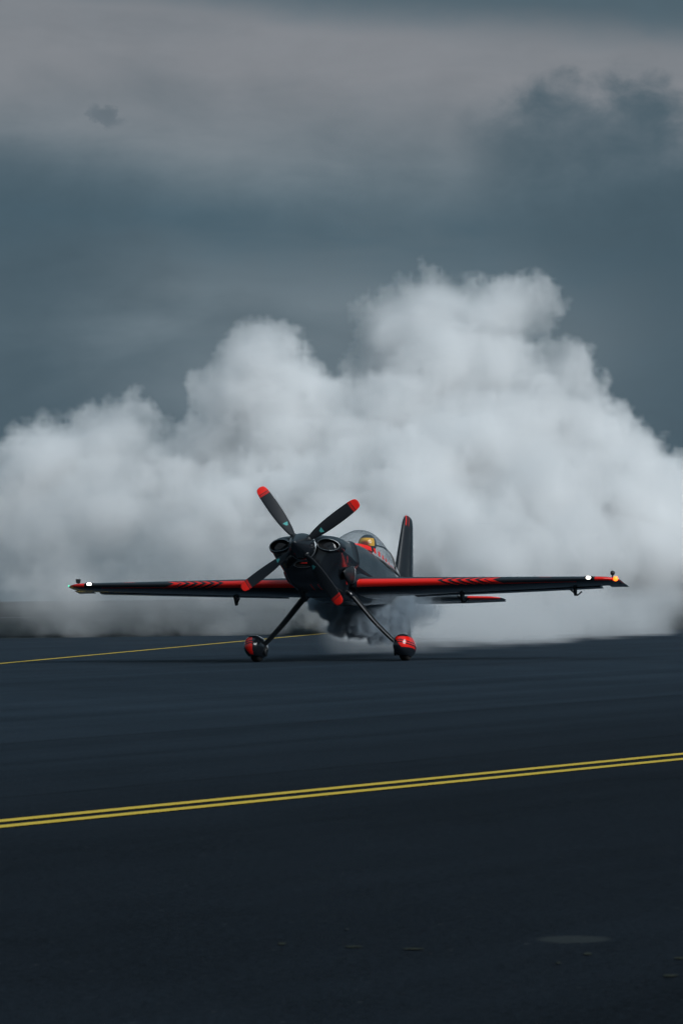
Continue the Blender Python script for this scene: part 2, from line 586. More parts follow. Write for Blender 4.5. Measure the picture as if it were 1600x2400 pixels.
    d = d * thin * (1.0 - 0.80 * (1.0 - sstep(gz, 0.0, 1.9)) * sstep(gx, -1.0, 1.5))  # right base thinned to darken it, standing in for shade near the ground
    m = smoke_material('white_smoke', (0.982, 0.988, 0.992), SMOKE_DENSITY, 0.0)
    o = voxel_cloud('smoke', d, lo, hi, m)
    tag(o, 'towering cloud of pale grey smoke billowing behind the black plane', 'smoke')
    return o


def build_wake():
    """the low trail that joins the plane to the cloud"""
    rng = np.random.default_rng(5)
    rnd = random.Random(3)
    lo, hi = (-2.5, 53.0, 0.0), (10.0, 82.0, 2.2)
    shape = (150, 220, 50)
    puffs = []
    for i in range(60):
        f = i / 59
        y = 55.0 + 26 * f ** 1.2
        xc = 0.55 + 3.4 * f
        wdt = 0.60 + 3.2 * f
        for q in range(4):
            r = 0.26 + 0.45 * f + rnd.uniform(-0.05, 0.10)
            puffs.append((xc + rnd.uniform(-1, 1) * wdt, y + rnd.uniform(-0.5, 0.5), 0.18 + rnd.uniform(0, 0.35) * (0.5 + 1.2 * f), r))
    sd = puff_field(shape, lo, hi, puffs, 0.12, 0.7)
    vx = [(h - l) / (n_ - 1) for l, h, n_ in zip(lo, hi, shape)]

    def nz_(m):
        return vnoise(shape, [max(m / v, 1.01) for v in vx], rng)
    sd = sd + nz_(0.9) * 0.16 - billow(nz_, (0.5, 0.28), (0.08, 0.06)) + 0.05
    d = sstep(-sd, -0.05, 0.45)
    gy = np.linspace(lo[1], hi[1], shape[1], dtype=np.float32)[None, :, None]
    d = d * np.clip(0.6 + 0.8 * nz_(0.9), 0.05, 1.2) * (0.22 + 0.78 * sstep(gy, 58, 72))
    m = smoke_material('shade_greyed_smoke', (0.94, 0.958, 0.97), 0.75, 0.0)  # slightly greyed colour stands in for the wing's shadow
    o = voxel_cloud('smoke_trail', d, lo, hi, m)
    tag(o, 'low trail of smoke greyed for wing shadow dragging along the runway behind the right wheel', 'smoke')
    return o


def build_shaded_puff():
    """the dense puff rolling out from under the belly, coloured dark as shade"""
    rng = np.random.default_rng(9)
    lo, hi = (-1.0, 51.2, 0.0), (2.4, 55.4, 1.25)
    shape = (190, 120, 80)
    puffs = [(-0.28, 52.2, 0.86, 0.16), (-0.10, 52.2, 0.78, 0.22), (0.05, 52.3, 0.66, 0.22), (0.16, 52.4, 0.52, 0.20), (0.30, 52.5, 0.45, 0.20), (0.48, 52.6, 0.43, 0.20), (0.66, 52.7, 0.45, 0.18),
             (0.40, 52.6, 0.66, 0.28), (0.62, 52.8, 0.48, 0.24), (0.75, 52.9, 0.70, 0.28), (0.90, 53.1, 0.55, 0.22), (1.10, 53.3, 0.72, 0.24), (1.30, 53.5, 0.66, 0.18), (1.45, 53.8, 0.76, 0.18), (0.15, 52.3, 0.85, 0.25)]
    sd = puff_field(shape, lo, hi, puffs, 0.06, 0.4)
    vx = [(h - l) / (n_ - 1) for l, h, n_ in zip(lo, hi, shape)]

    def nz_(m):
        return vnoise(shape, [max(m / v, 1.01) for v in vx], rng)
    sd = sd + nz_(0.4) * 0.07 - billow(nz_, (0.26, 0.13, 0.07), (0.07, 0.055, 0.03)) + 0.02
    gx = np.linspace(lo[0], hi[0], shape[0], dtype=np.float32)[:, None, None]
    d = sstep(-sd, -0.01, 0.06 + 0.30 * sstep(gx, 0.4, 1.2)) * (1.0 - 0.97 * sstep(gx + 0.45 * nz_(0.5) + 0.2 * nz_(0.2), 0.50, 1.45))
    m = smoke_material('shade_dark_smoke', (0.44, 0.51, 0.57), 20.0, 0.0)  # shade under wing and belly is put into the smoke colour
    o = voxel_cloud('shaded_puff', d, lo, hi, m)
    tag(o, 'puff of smoke coloured dark for wing shade pouring from under the plane between its wheels', 'smoke')
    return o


build_smoke()
build_wake()
build_shaded_puff()
# ------------------------------------------------------------------ the aeroplane
M_BLACK = plain('black_gloss_paint', (0.010, 0.013, 0.017), 0.22, coat=0.6)
M_SATIN = plain('black_satin', (0.012, 0.015, 0.018), 0.45)
M_CARBON = plain('dark_duct', (0.004, 0.005, 0.006), 0.7, spec=0.2)
M_RED = plain('red_paint', (0.74, 0.014, 0.008), 0.3, coat=0.2)
M_RUBBER = plain('tyre_rubber', (0.012, 0.013, 0.014), 0.8, spec=0.25)
M_STEEL = plain('bare_steel', (0.35, 0.37, 0.39), 0.3, metal=1.0)
M_EDGE = plain('worn_edge_metal', (0.30, 0.33, 0.35), 0.28, metal=0.8)
M_RAIL = plain('rail_highlight_grey', (0.16, 0.18, 0.19), 0.35, metal=0.3)  # highlight along the rail put into its grey
M_LAMP = plain('white_lamp', (0.9, 0.9, 0.85), 0.2, emit=(1.0, 0.97, 0.86), estr=9.0)
M_NAVRED = plain('red_nav_lamp', (0.9, 0.2, 0.05), 0.2, emit=(1.0, 0.16, 0.012), estr=2.4)
M_NAVGREEN = plain('green_nav_lamp', (0.1, 0.7, 0.4), 0.2, emit=(0.1, 0.9, 0.5), estr=1.0)
BLACK_RGB = (0.010, 0.013, 0.017)
RED_RGB = (0.74, 0.014, 0.008)


def two_tone(name, maskf, rough=0.25, extra=None, coat=0.5):
    """glossy black paint with red areas where maskf(tree) is 1"""
    m, tr, b = material(name)
    k = maskf(tr)
    col = tr.mix(k, BLACK_RGB, RED_RGB)
    if extra:
        f, rgb = extra(tr)
        col = tr.mix(f, col, rgb)
    tr.link(col.s, b.inputs['Base Color'])
    b.inputs['Roughness'].default_value = rough
    b.inputs['Coat Weight'].default_value = coat
    b.inputs['Coat Roughness'].default_value = 0.08
    return m


plane = bpy.data.objects.new('aerobatic_plane', None)
COL.objects.link(plane)
PL_AT = (-0.174, 50.0, 0.0)
plane.location = PL_AT
plane.rotation_euler = (R(-7.0), 0, R(-14.5))
tag(plane, 'black and red single-engine aerobatic plane taxiing nose-on out of the smoke', 'plane')


def crom(pts, n):
    """closed-or-open Catmull-Rom through 2D/3D points, n samples per span"""
    P = [Vector(p) for p in pts]
    out_ = []
    for i in range(len(P) - 1):
        p0 = P[max(i - 1, 0)]
        p1, p2 = P[i], P[i + 1]
        p3 = P[min(i + 2, len(P) - 1)]
        for k in range(n):
            s = k / n
            out_.append(0.5 * ((2 * p1) + (p2 - p0) * s + (2 * p0 - 5 * p1 + 4 * p2 - p3) * s * s + (3 * p1 - p0 - 3 * p2 + p3) * s ** 3))
    out_.append(P[-1])
    return out_


def loft(name, rings, mat, parent, cap0=True, cap1=True, closed=True, attrs=None, smooth=True):
    n = len(rings[0])
    verts = [v for r in rings for v in r]
    faces = []
    m = n if closed else n - 1
    for i in range(len(rings) - 1):
        for j in range(m):
            a, b = i * n + j, i * n + (j + 1) % n
            faces.append((a, b, b + n, a + n))
    if cap0:
        faces.append(tuple(reversed(range(n))))
    if cap1:
        faces.append(tuple((len(rings) - 1) * n + j for j in range(n)))
    o = mesh_obj(name, verts, faces, mat, parent, smooth, attrs)
    bm = bmesh.new()
    bm.from_mesh(o.data)
    bmesh.ops.recalc_face_normals(bm, faces=bm.faces)
    bm.to_mesh(o.data)
    bm.free()
    return o


def body_ring(y, zt, zs, zb, w, zw, wb):
    """fuselage section: crown zt, shoulder height zs, belly zb, half width w at zw, belly half width wb"""
    half = [(0, zt), (w * 0.45, zt * 0.75 + zs * 0.25), (w * 0.86, zs), (w, zw), (w * 0.93 + wb * 0.07, zw - (zw - zb) * 0.22),
            (wb + (w - wb) * 0.33, zb + (zw - zb) * 0.36), (wb, zb + (zw - zb) * 0.10), (wb * 0.72, zb + 0.005), (0, zb)]
    pts = crom(half, 4)
    ring = [(p.x, y, p.y) for p in pts]
    ring += [(-p.x, y, p.y) for p in reversed(pts[1:-1])]
    return ring


def interp_stations(st, n):
    return [tuple(v) for v in crom_nd(st, n)]


def crom_nd(st, n):
    P = [np.array(p, float) for p in st]
    out_ = []
    for i in range(len(P) - 1):
        p0, p1, p2, p3 = P[max(i - 1, 0)], P[i], P[i + 1], P[min(i + 2, len(P) - 1)]
        for k in range(n):
            s = k / n
            out_.append(0.5 * ((2 * p1) + (p2 - p0) * s + (2 * p0 - 5 * p1 + 4 * p2 - p3) * s * s + (3 * p1 - p0 - 3 * p2 + p3) * s ** 3))
    out_.append(P[-1])
    return out_


def tube(name, path, radii, mat, parent, seg=12, flat=None):
    """round or flattened tube along a path; flat = (kx, ky, kz) squashes the section"""
    rings = []
    P = [Vector(p) for p in path]
    for i, p_ in enumerate(P):
        d = (P[min(i + 1, len(P) - 1)] - P[max(i - 1, 0)]).normalized()
        u_ = d.cross(Vector((0, 1, 0)))
        if u_.length < 1e-3:
            u_ = d.cross(Vector((1, 0, 0)))
        u_.normalize()
        v_ = u_.cross(d).normalized()
        ru, rv = radii[i] if isinstance(radii[i], (tuple, list)) else (radii[i], radii[i])
        rings.append([tuple(p_ + u_ * ru * math.cos(a) + v_ * rv * math.sin(a)) for a in [2 * math.pi * k / seg for k in range(seg)]])
    return loft(name, rings, mat, parent)


def ellipsoid(name, c, r, mat, parent, seg=16, rings=10, rot=None):
    bm = bmesh.new()
    bmesh.ops.create_uvsphere(bm, u_segments=seg, v_segments=rings, radius=1.0)
    M = Matrix.Translation(c) @ (rot if rot else Matrix()) @ Matrix.Diagonal((r[0], r[1], r[2], 1))
    bm.transform(M)
    me = bpy.data.meshes.new(name)
    bm.to_mesh(me)
    bm.free()
    me.shade_smooth()
    me.materials.append(mat)
    o = bpy.data.objects.new(name, me)
    COL.objects.link(o)
    o.parent = parent
    return o


# ---- cowling
def cowl_mask(tr):
    co = tr.node('ShaderNodeTexCoord').outputs['Object']
    x, y, z = tr.xyz(co)
    # thin red pinstripe sweeping back along each side and two ticks under the chin
    s = (z - 1.25 + (y + 0.95) * 0.55).abs() < 0.007
    s = s * (((y + 0.98).abs() < 0.07).max((y + 0.56).abs() < 0.08)) * (x > 0.0)
    tk = ((x - 0.03).abs() < 0.012).max((x - 0.13).abs() < 0.010) * (z < 0.905) * (y < -1.0)
    return s.max(tk)


M_COWL = two_tone('cowl_paint', cowl_mask, 0.2)
cowl_st = [  # y, zt, zs, zb, w, zw, wb
    (-1.475, 1.495, 1.46, 1.12, 0.32, 1.385, 0.20),
    (-1.46, 1.52, 1.48, 1.08, 0.40, 1.385, 0.23),
    (-1.41, 1.545, 1.50, 1.01, 0.45, 1.385, 0.255),
    (-1.30, 1.565, 1.515, 0.93, 0.475, 1.38, 0.265),
    (-1.10, 1.58, 1.53, 0.87, 0.48, 1.37, 0.265),
    (-0.80, 1.59, 1.54, 0.84, 0.47, 1.36, 0.265),
    (-0.58, 1.595, 1.545, 0.83, 0.462, 1.34, 0.268),
    (-0.50, 1.60, 1.55, 0.825, 0.475, 1.33, 0.275),
    (-0.46, 1.605, 1.555, 0.82, 0.492, 1.33, 0.285),
]
cowl = loft('cowling', [body_ring(*s) for s in interp_stations(cowl_st, 3)], M_COWL, plane)
# rear lip of the cowling: a bright rolled edge standing a little proud of the fuselage
rim_a = body_ring(-0.459, 1.607, 1.557, 0.818, 0.494, 1.33, 0.287)
rim_b = body_ring(-0.447, 1.604, 1.554, 0.821, 0.490, 1.33, 0.284)
loft('cowl_lip', [rim_a, rim_b], M_BLACK, cowl, True, True, smooth=False)

# ---- cheek air inlets, each with a rolled lip and a dark duct
for s in (-1, 1):
    cx, cz = 0.335 * s, 1.395
    A, B = 0.142, 0.074

    def ell(y, grow=0.0, k=1.0):
        return [(cx + (A * k + grow) * math.cos(a), y + 0.07 * max(0, s * math.cos(a)), cz + (B * k + grow) * math.sin(a) - 0.012 * s * math.cos(a))
                for a in [2 * math.pi * q / 32 for q in range(32)]]
    lip = loft('air_inlet', [ell(-1.34, 0.040), ell(-1.44, 0.034), ell(-1.51, 0.020), ell(-1.535, 0.008), ell(-1.538, 0.002), ell(-1.53, -0.005), ell(-1.50, -0.008)], M_BLACK, cowl, False, False)
    loft('inlet_lip', [ell(-1.537, 0.0065), ell(-1.5415, 0.0035), ell(-1.539, 0.000)], M_EDGE, lip, False, False)
    loft('inlet_duct', [ell(-1.515, -0.0065), ell(-1.49, -0.010), ell(-1.482, -0.02, 0.9)], M_CARBON, lip, False, True)
    mesh_obj('baffle', [(cx - 0.02 * s, -1.500, cz - 0.03), (cx + 0.045 * s, -1.496, cz + 0.012), (cx + 0.045 * s, -1.492, cz + 0.016), (cx - 0.02 * s, -1.496, cz - 0.026),
                        (cx - 0.02 * s, -1.487, cz - 0.03), (cx + 0.045 * s, -1.485, cz + 0.012)], [(0, 1, 2, 3), (0, 4, 5, 1)], M_SATIN, lip, False)

# chin intake under the spinner
TW = 2 * math.pi
CZ = 1.135
chin = loft('chin_intake', [[(0.125 * k * math.cos(a), y, CZ + 0.040 * k * math.sin(a)) for a in [TW * j / 24 for j in range(24)]]
                            for y, k in ((-1.38, 1.30), (-1.48, 1.14), (-1.515, 1.04), (-1.512, 0.96), (-1.49, 0.90))], M_BLACK, cowl, False, False)
loft('intake_duct', [[(0.125 * k * math.cos(a), y, CZ + 0.040 * k * math.sin(a)) for a in [TW * j / 24 for j in range(24)]] for y, k in ((-1.497, 0.93), (-1.482, 0.80))], M_CARBON, chin, False, True)
loft('intake_lip', [[(0.126 * k * math.cos(a), y, CZ + 0.042 * k * math.sin(a)) for a in [math.pi + math.pi * j / 14 for j in range(15)]] for y, k in ((-1.516, 1.03), (-1.519, 1.0), (-1.516, 0.98))], M_EDGE, chin, False, False, closed=False)
mesh_obj('intake_reflection', [(-0.05, -1.502, CZ + 0.018), (0.06, -1.502, CZ + 0.018), (0.05, -1.502, CZ + 0.027), (-0.04, -1.502, CZ + 0.027)], [(0, 1, 2, 3)], M_RED, chin, False)  # red strip stands in for a reflection at the intake
for (x, y, z) in ((-0.10, -1.395, 1.03), (0.07, -1.36, 0.99), (-0.02, -1.33, 0.965), (0.20, -1.42, 1.06), (-0.21, -1.42, 1.08)):
    ellipsoid('fastener', (x, y, z), (0.006, 0.006, 0.006), M_STEEL, cowl, 8, 6)

# cooling outlet flap on each flank of the cowling, with a thin pale edge
for s in (-1, 1):
    sc_ = []
    for y, k in ((-0.98, 0.05), (-0.88, 0.45), (-0.74, 0.8), (-0.58, 1.0)):
        sc_.append([(s * (0.415 + 0.055 * k * math.cos(a)), y, 1.10 + (0.12 * math.sin(a) + 0.03 * math.cos(a)) * k) for a in [TW * j / 18 for j in range(18)]])
    o = loft('outlet_flap', sc_, M_SATIN, cowl, True, True)
    tube('flap_edge', [(s * 0.425, -0.575, 0.985), (s * 0.462, -0.575, 1.01), (s * 0.475, -0.575, 1.10), (s * 0.470, -0.575, 1.18), (s * 0.445, -0.575, 1.225)],
         [0.0035] * 5, M_EDGE, o, 6)
    tube('exhaust_pipe', [(s * 0.19, -0.95, 0.88), (s * 0.20, -0.78, 0.82), (s * 0.205, -0.62, 0.775)], [0.036, 0.036, 0.036], M_SATIN, cowl, 14)

# ---- spinner and propeller
HUB = Vector((0, -1.70, 1.366))
SPN_BACK = -1.63
prof = [(0.0, -2.03), (0.018, -2.025), (0.045, -1.99), (0.085, -1.915), (0.125, -1.82), (0.155, -1.73), (0.172, -1.64), (0.178, -1.56)]
pr = crom([(a, b, 0) for a, b in prof], 3)
rings = [[(p_.x * math.cos(a), p_.y, HUB.z + p_.x * math.sin(a)) for a in [2 * math.pi * k / 40 for k in range(40)]] for p_ in pr]
spinner = loft('spinner', rings, M_BLACK, plane)
bp_ = [[(r * math.cos(a), y, HUB.z + r * math.sin(a)) for a in [2 * math.pi * k / 40 for k in range(40)]] for r, y in ((0.178, -1.562), (0.184, -1.556), (0.184, -1.545), (0.178, -1.538))]
loft('spinner_backplate', bp_, M_EDGE, spinner)
for k in range(10):
    a = 2 * math.pi * (k + 0.5) / 10
    ellipsoid('screw', (0.174 * math.cos(a), -1.60, HUB.z + 0.174 * math.sin(a)), (0.006, 0.006, 0.006), M_STEEL, spinner, 8, 6)


def blade_mask(tr):
    r = tr.attr('r')
    return (r > 0.880).max((r - 0.862).abs() < 0.006).max(((r - 0.846).abs() < 0.003))


def blade_teal(tr):
    r, c_ = tr.attr('r'), tr.attr('c')
    k = (r > 0.325) * (r < 0.372) * ((c_ - 0.1).abs() < (0.20 + (r - 0.325) * 7.0))
    return k * tr.attr('f'), (0.06, 0.30, 0.29)


M_BLADE = two_tone('propeller_paint', blade_mask, 0.55, blade_teal, 0.0)
M_BLADE.node_tree.nodes['Principled BSDF'].inputs['Specular IOR Level'].default_value = 0.25


def make_blade():
    st = [(0.10, 0.030, 0.030, 75), (0.16, 0.034, 0.032, 70), (0.21, 0.054, 0.026, 52), (0.30, 0.070, 0.019, 40), (0.45, 0.082, 0.014, 30), (0.62, 0.086, 0.011, 24),
          (0.78, 0.083, 0.009, 20), (0.88, 0.077, 0.008, 18), (0.935, 0.066, 0.007, 17), (0.962, 0.046, 0.006, 17), (0.972, 0.014, 0.004, 17)]
    rings, ra, ca, fa = [], [], [], []
    for r, hw, th, tw in crom_nd(st, 3):
        tw = R(tw)
        ring = []
        for k in range(20):
            a = 2 * math.pi * k / 20
            u_, v_ = hw * math.cos(a), th * math.sin(a) * (1.0 if math.sin(a) < 0 else 0.8)
            ring.append((u_ * math.cos(tw) - v_ * math.sin(tw), u_ * math.sin(tw) + v_ * math.cos(tw), r))
            ra.append(r)
            ca.append(math.cos(a))
            fa.append(1.0 if math.sin(a) < 0.01 else 0.0)
        rings.append(ring)
    return rings, dict(r=ra, c=ca, f=fa)


rings, at_ = make_blade()
PHASE = 36.0       # first blade, degrees anticlockwise from straight up as seen from the front
blade0 = None
prop = bpy.data.objects.new('propeller', None)
COL.objects.link(prop)
prop.parent = plane
prop.location = HUB
for k in range(4):
    if blade0 is None:
        blade0 = loft('propeller_blade', rings, M_BLADE, prop, attrs=at_)
        b_ = blade0
    else:
        b_ = blade0.copy()
        COL.objects.link(b_)
        b_.parent = prop
    # seen from the front (looking along +y) screen-left is -x: anticlockwise is towards -x
    b_.rotation_euler = (0, R(-(PHASE + 90 * k)), 0)
    cu = [[(0.052 * kk * math.cos(a), 0.052 * kk * math.sin(a), z) for a in [2 * math.pi * j / 16 for j in range(16)]] for z, kk in ((0.11, 0.9), (0.155, 0.95), (0.172, 0.8))]
    loft('blade_cuff', cu, M_SATIN, b_)

# ---- fuselage with an open cockpit trough
fus_st = [
    (-0.46, 1.585, 1.54, 0.835, 0.440, 1.31, 0.265),
    (0.10, 1.615, 1.58, 0.83, 0.425, 1.29, 0.27),
    (0.55, 1.64, 1.595, 0.85, 0.41, 1.28, 0.27),
    (0.80, 1.64, 1.59, 0.86, 0.40, 1.28, 0.265),
    (0.90, 1.25, 1.590, 0.87, 0.40, 1.28, 0.265),
    (1.05, 1.18, 1.580, 0.88, 0.395, 1.28, 0.265),
    (1.60, 1.18, 1.555, 0.95, 0.375, 1.28, 0.24),
    (2.20, 1.20, 1.54, 1.03, 0.335, 1.30, 0.21),
    (2.36, 1.30, 1.54, 1.05, 0.325, 1.30, 0.20),
    (2.44, 1.63, 1.545, 1.06, 0.32, 1.30, 0.20),
    (3.00, 1.64, 1.52, 1.12, 0.265, 1.33, 0.155),
    (3.80, 1.60, 1.49, 1.20, 0.175, 1.37, 0.10),
    (4.40, 1.565, 1.46, 1.25, 0.110, 1.38, 0.065),
    (4.72, 1.52, 1.44, 1.29, 0.060, 1.38, 0.035),
]
fus_r = []
for i in range(len(fus_st) - 1):
    a, b = np.array(fus_st[i]), np.array(fus_st[i + 1])
    for k in range(4 if b[0] - a[0] > 0.3 else 1):
        n_ = 4 if b[0] - a[0] > 0.3 else 1
        fus_r.append(body_ring(*(a + (b - a) * k / n_)))
fus_r.append(body_ring(*fus_st[-1]))
fuse = loft('fuselage', fus_r, M_BLACK, plane)

# ---- canopy: a blown bubble
m, tr, b = material('tinted_canopy')
m.node_tree.nodes.remove(b)
gl = tr.node('ShaderNodeBsdfGlossy')
gl.inputs['Roughness'].default_value = 0.03
gl.inputs['Color'].default_value = (1, 1, 1, 1)
tp = tr.node('ShaderNodeBsdfTransparent')
tp.inputs['Color'].default_value = (0.86, 0.87, 0.88, 1)
lwt = tr.node('ShaderNodeLayerWeight')
facing = V(tr, lwt.outputs['Facing'])
refl = 0.045 + tr.math('POWER', facing, 4.0) * 0.75
msh = tr.node('ShaderNodeMixShader')
tr.link(refl.s, msh.inputs[0])
tr.link(tp.outputs[0], msh.inputs[1])
tr.link(gl.outputs[0], msh.inputs[2])
tr.link(msh.outputs[0], m.node_tree.nodes['Material Output'].inputs['Surface'])
M_CANOPY = m
can_st = [(0.56, 1.585, 0.03, 0.02), (0.62, 1.588, 0.16, 0.085), (0.78, 1.588, 0.25, 0.19), (1.05, 1.578, 0.305, 0.335), (1.40, 1.562, 0.325, 0.440), (1.75, 1.548, 0.325, 0.485),
          (2.10, 1.540, 0.31, 0.455), (2.45, 1.54, 0.285, 0.370), (2.75, 1.535, 0.25, 0.275), (2.95, 1.53, 0.225, 0.225)]
can_r = []
for y, zb, hw, ht in crom_nd(can_st, 8):
    can_r.append([(hw * math.cos(a), y, zb + ht * math.sin(a)) for a in [math.pi * k / 48 for k in range(49)]])
canopy = loft('canopy', can_r, M_CANOPY, plane, False, False, closed=False)
# canopy frame: a slim highlight-grey base rail on each side and a bow at the back
for s in (-1, 1):
    tube('canopy_frame', [(s * (hw + 0.004), y, zb + 0.004) for y, zb, hw, ht in crom_nd(can_st[1:], 2)], [(0.016, 0.013)] * (2 * (len(can_st) - 2) + 1), M_RAIL, canopy, 8)
    base_path = crom_nd(can_st, 8)
    # red sill strip with dashes behind it
    def sill(y):
        return min(base_path, key=lambda q: abs(q[0] - y))
    for (ya, yb, za, zc, zd, ze) in ((0.62, 1.00, 0.065, 0.125, 0.055, 0.12), (1.11, 1.18, 0.05, 0.12, 0.05, 0.12), (1.30, 1.38, 0.045, 0.11, 0.04, 0.105), (1.50, 1.57, 0.035, 0.09, 0.03, 0.085),
                                     (1.69, 1.75, 0.03, 0.075, 0.025, 0.07), (1.87, 1.92, 0.02, 0.05, 0.02, 0.045), (1.99, 2.55, 0.012, 0.026, 0.008, 0.014)):
        vs, fs = [], []
        n_ = 6
        for k in range(n_ + 1):
            f_ = k / n_
            y = ya + (yb - ya) * f_
            _, zb, hw, ht = sill(y)
            for dz_, off_ in ((za + (zd - za) * f_, 0.004), (zc + (ze - zc) * f_, 0.004), (zc + (ze - zc) * f_, 0.008), (za + (zd - za) * f_, 0.008)):
                sn = min(dz_ / ht, 0.98)
                vs.append((s * (hw * (1 - sn * sn) ** 0.5 + off_), y, zb + dz_ + off_ * 0.5))
        for k in range(n_):
            for j in range(4):
                a, b2 = k * 4 + j, k * 4 + (j + 1) % 4
                fs.append((a, b2, b2 + 4, a + 4))
        fs += [(0, 1, 2, 3), tuple(n_ * 4 + j for j in (3, 2, 1, 0))]
        mesh_obj('sill_marking', vs, fs, M_RED, canopy, False)
bow = [(0.30 * math.cos(a), 2.40, 1.545 + 0.365 * math.sin(a)) for a in [math.pi * k / 20 for k in range(21)]]
tube('canopy_bow', bow, [0.011] * 21, M_BLACK, canopy, 8)
# cockpit fittings: coaming, instrument panel, seat back, roll-over headrest
loft('instrument_panel', [[(0.30 * math.cos(a) * k, y, 1.46 + 0.19 * k * math.sin(a)) for a in [math.pi * j / 14 for j in range(15)]] for y, k in ((0.86, 0.95), (0.90, 1.0), (0.94, 0.96))], M_SATIN, fuse)
loft('seat_back', [[(x * 0.22, 2.00 + z * 0.30, 1.16 + z) for x in (-1, -0.5, 0.5, 1)] + [(x * 0.22, 2.07 + z * 0.30, 1.16 + z) for x in (1, 0.5, -0.5, -1)] for z in (0, 0.2, 0.38, 0.46)], M_SATIN, fuse, smooth=False)
tube('mirror_post', [(-0.235, 0.96, 1.60), (-0.225, 0.97, 1.70)], [0.007, 0.007], M_SATIN, fuse, 8)
loft('mirror', [[(-0.225 + dx_, y, 1.725 + dz_) for dx_, dz_ in ((-0.03, -0.055), (0.03, -0.055), (0.03, 0.055), (-0.03, 0.055))] for y in (0.96, 0.985)], M_SATIN, fuse, smooth=False)


# ---- wing
def naca(th, n=20, round_le=1.0):
    """closed section, returns (chord fraction, height fraction, signed arc distance from the nose) going upper TE -> nose -> lower TE"""
    up = []
    for k in range(n + 1):
        x = 0.5 * (1 - math.cos(math.pi * k / n))
        z = 5 * th * (0.2969 * math.sqrt(x) - 0.126 * x - 0.3516 * x * x + 0.2843 * x ** 3 - 0.1036 * x ** 4)
        up.append((x, z))
    pts = [(x, z) for x, z in reversed(up)] + [(x, -z) for x, z in up[1:-1]]
    return pts


def arc(pts):
    i0 = min(range(len(pts)), key=lambda i: pts[i][0])
    d = [0.0] * len(pts)
    for i in range(i0 - 1, -1, -1):
        d[i] = d[i + 1] + math.dist(pts[i], pts[i + 1])
    for i in range(i0 + 1, len(pts)):
        d[i] = d[i - 1] - math.dist(pts[i], pts[i - 1])
    return d


SEC = naca(0.155, 22)
SEC_ARC = arc(SEC)
SPAN = 3.90


def wing_geo(s):
    """leading edge y, chord, height of chord line, thickness factor at spanwise station s"""
    le = -0.33 + 0.13 * s
    te = 1.36 - 0.115 * s
    z = 1.035 + 0.020 * s
    th = 1.0 - 0.06 * s
    if s > 3.62:                      # rounded-off tip
        k = (s - 3.62) / (SPAN - 3.62)
        le += 0.15 * k ** 3.0
        te -= 0.03 * k ** 3
        th *= math.sqrt(max(1 - 0.80 * k ** 2, 0.0))
    return le, te - le, z, th


def wing_mask(tr):
    s, a = tr.attr('s'), tr.attr('a')
    # red band round the leading edge
    band = (a < 0.070) * (a > -0.080)
    solid = band * (s > 0.40) * (s < 1.50 + ((a - 0.015).abs() * 1.9))
    # chevrons, apex towards the root
    q = (s - 1.50 - (a - 0.015).abs() * 1.9) / 0.125
    chev = band * (q > 0.0) * (q < 5.98) * (q.frac() > 0.50)
    last = band * (q > 5.0) * (q < 5.98) * (q.frac() > 0.25)
    line = (a > -0.084) * (a < -0.060) * (s > 2.2) * (s < 3.36)
    tip = (a > -0.045) * (a < 0.10) * (s > 3.61)
    tick = (a > 0.075) * (a < 0.10) * (s > 2.86) * (s < 3.02)
    return solid.max(chev).max(last).max(line).max(tip).max(tick)


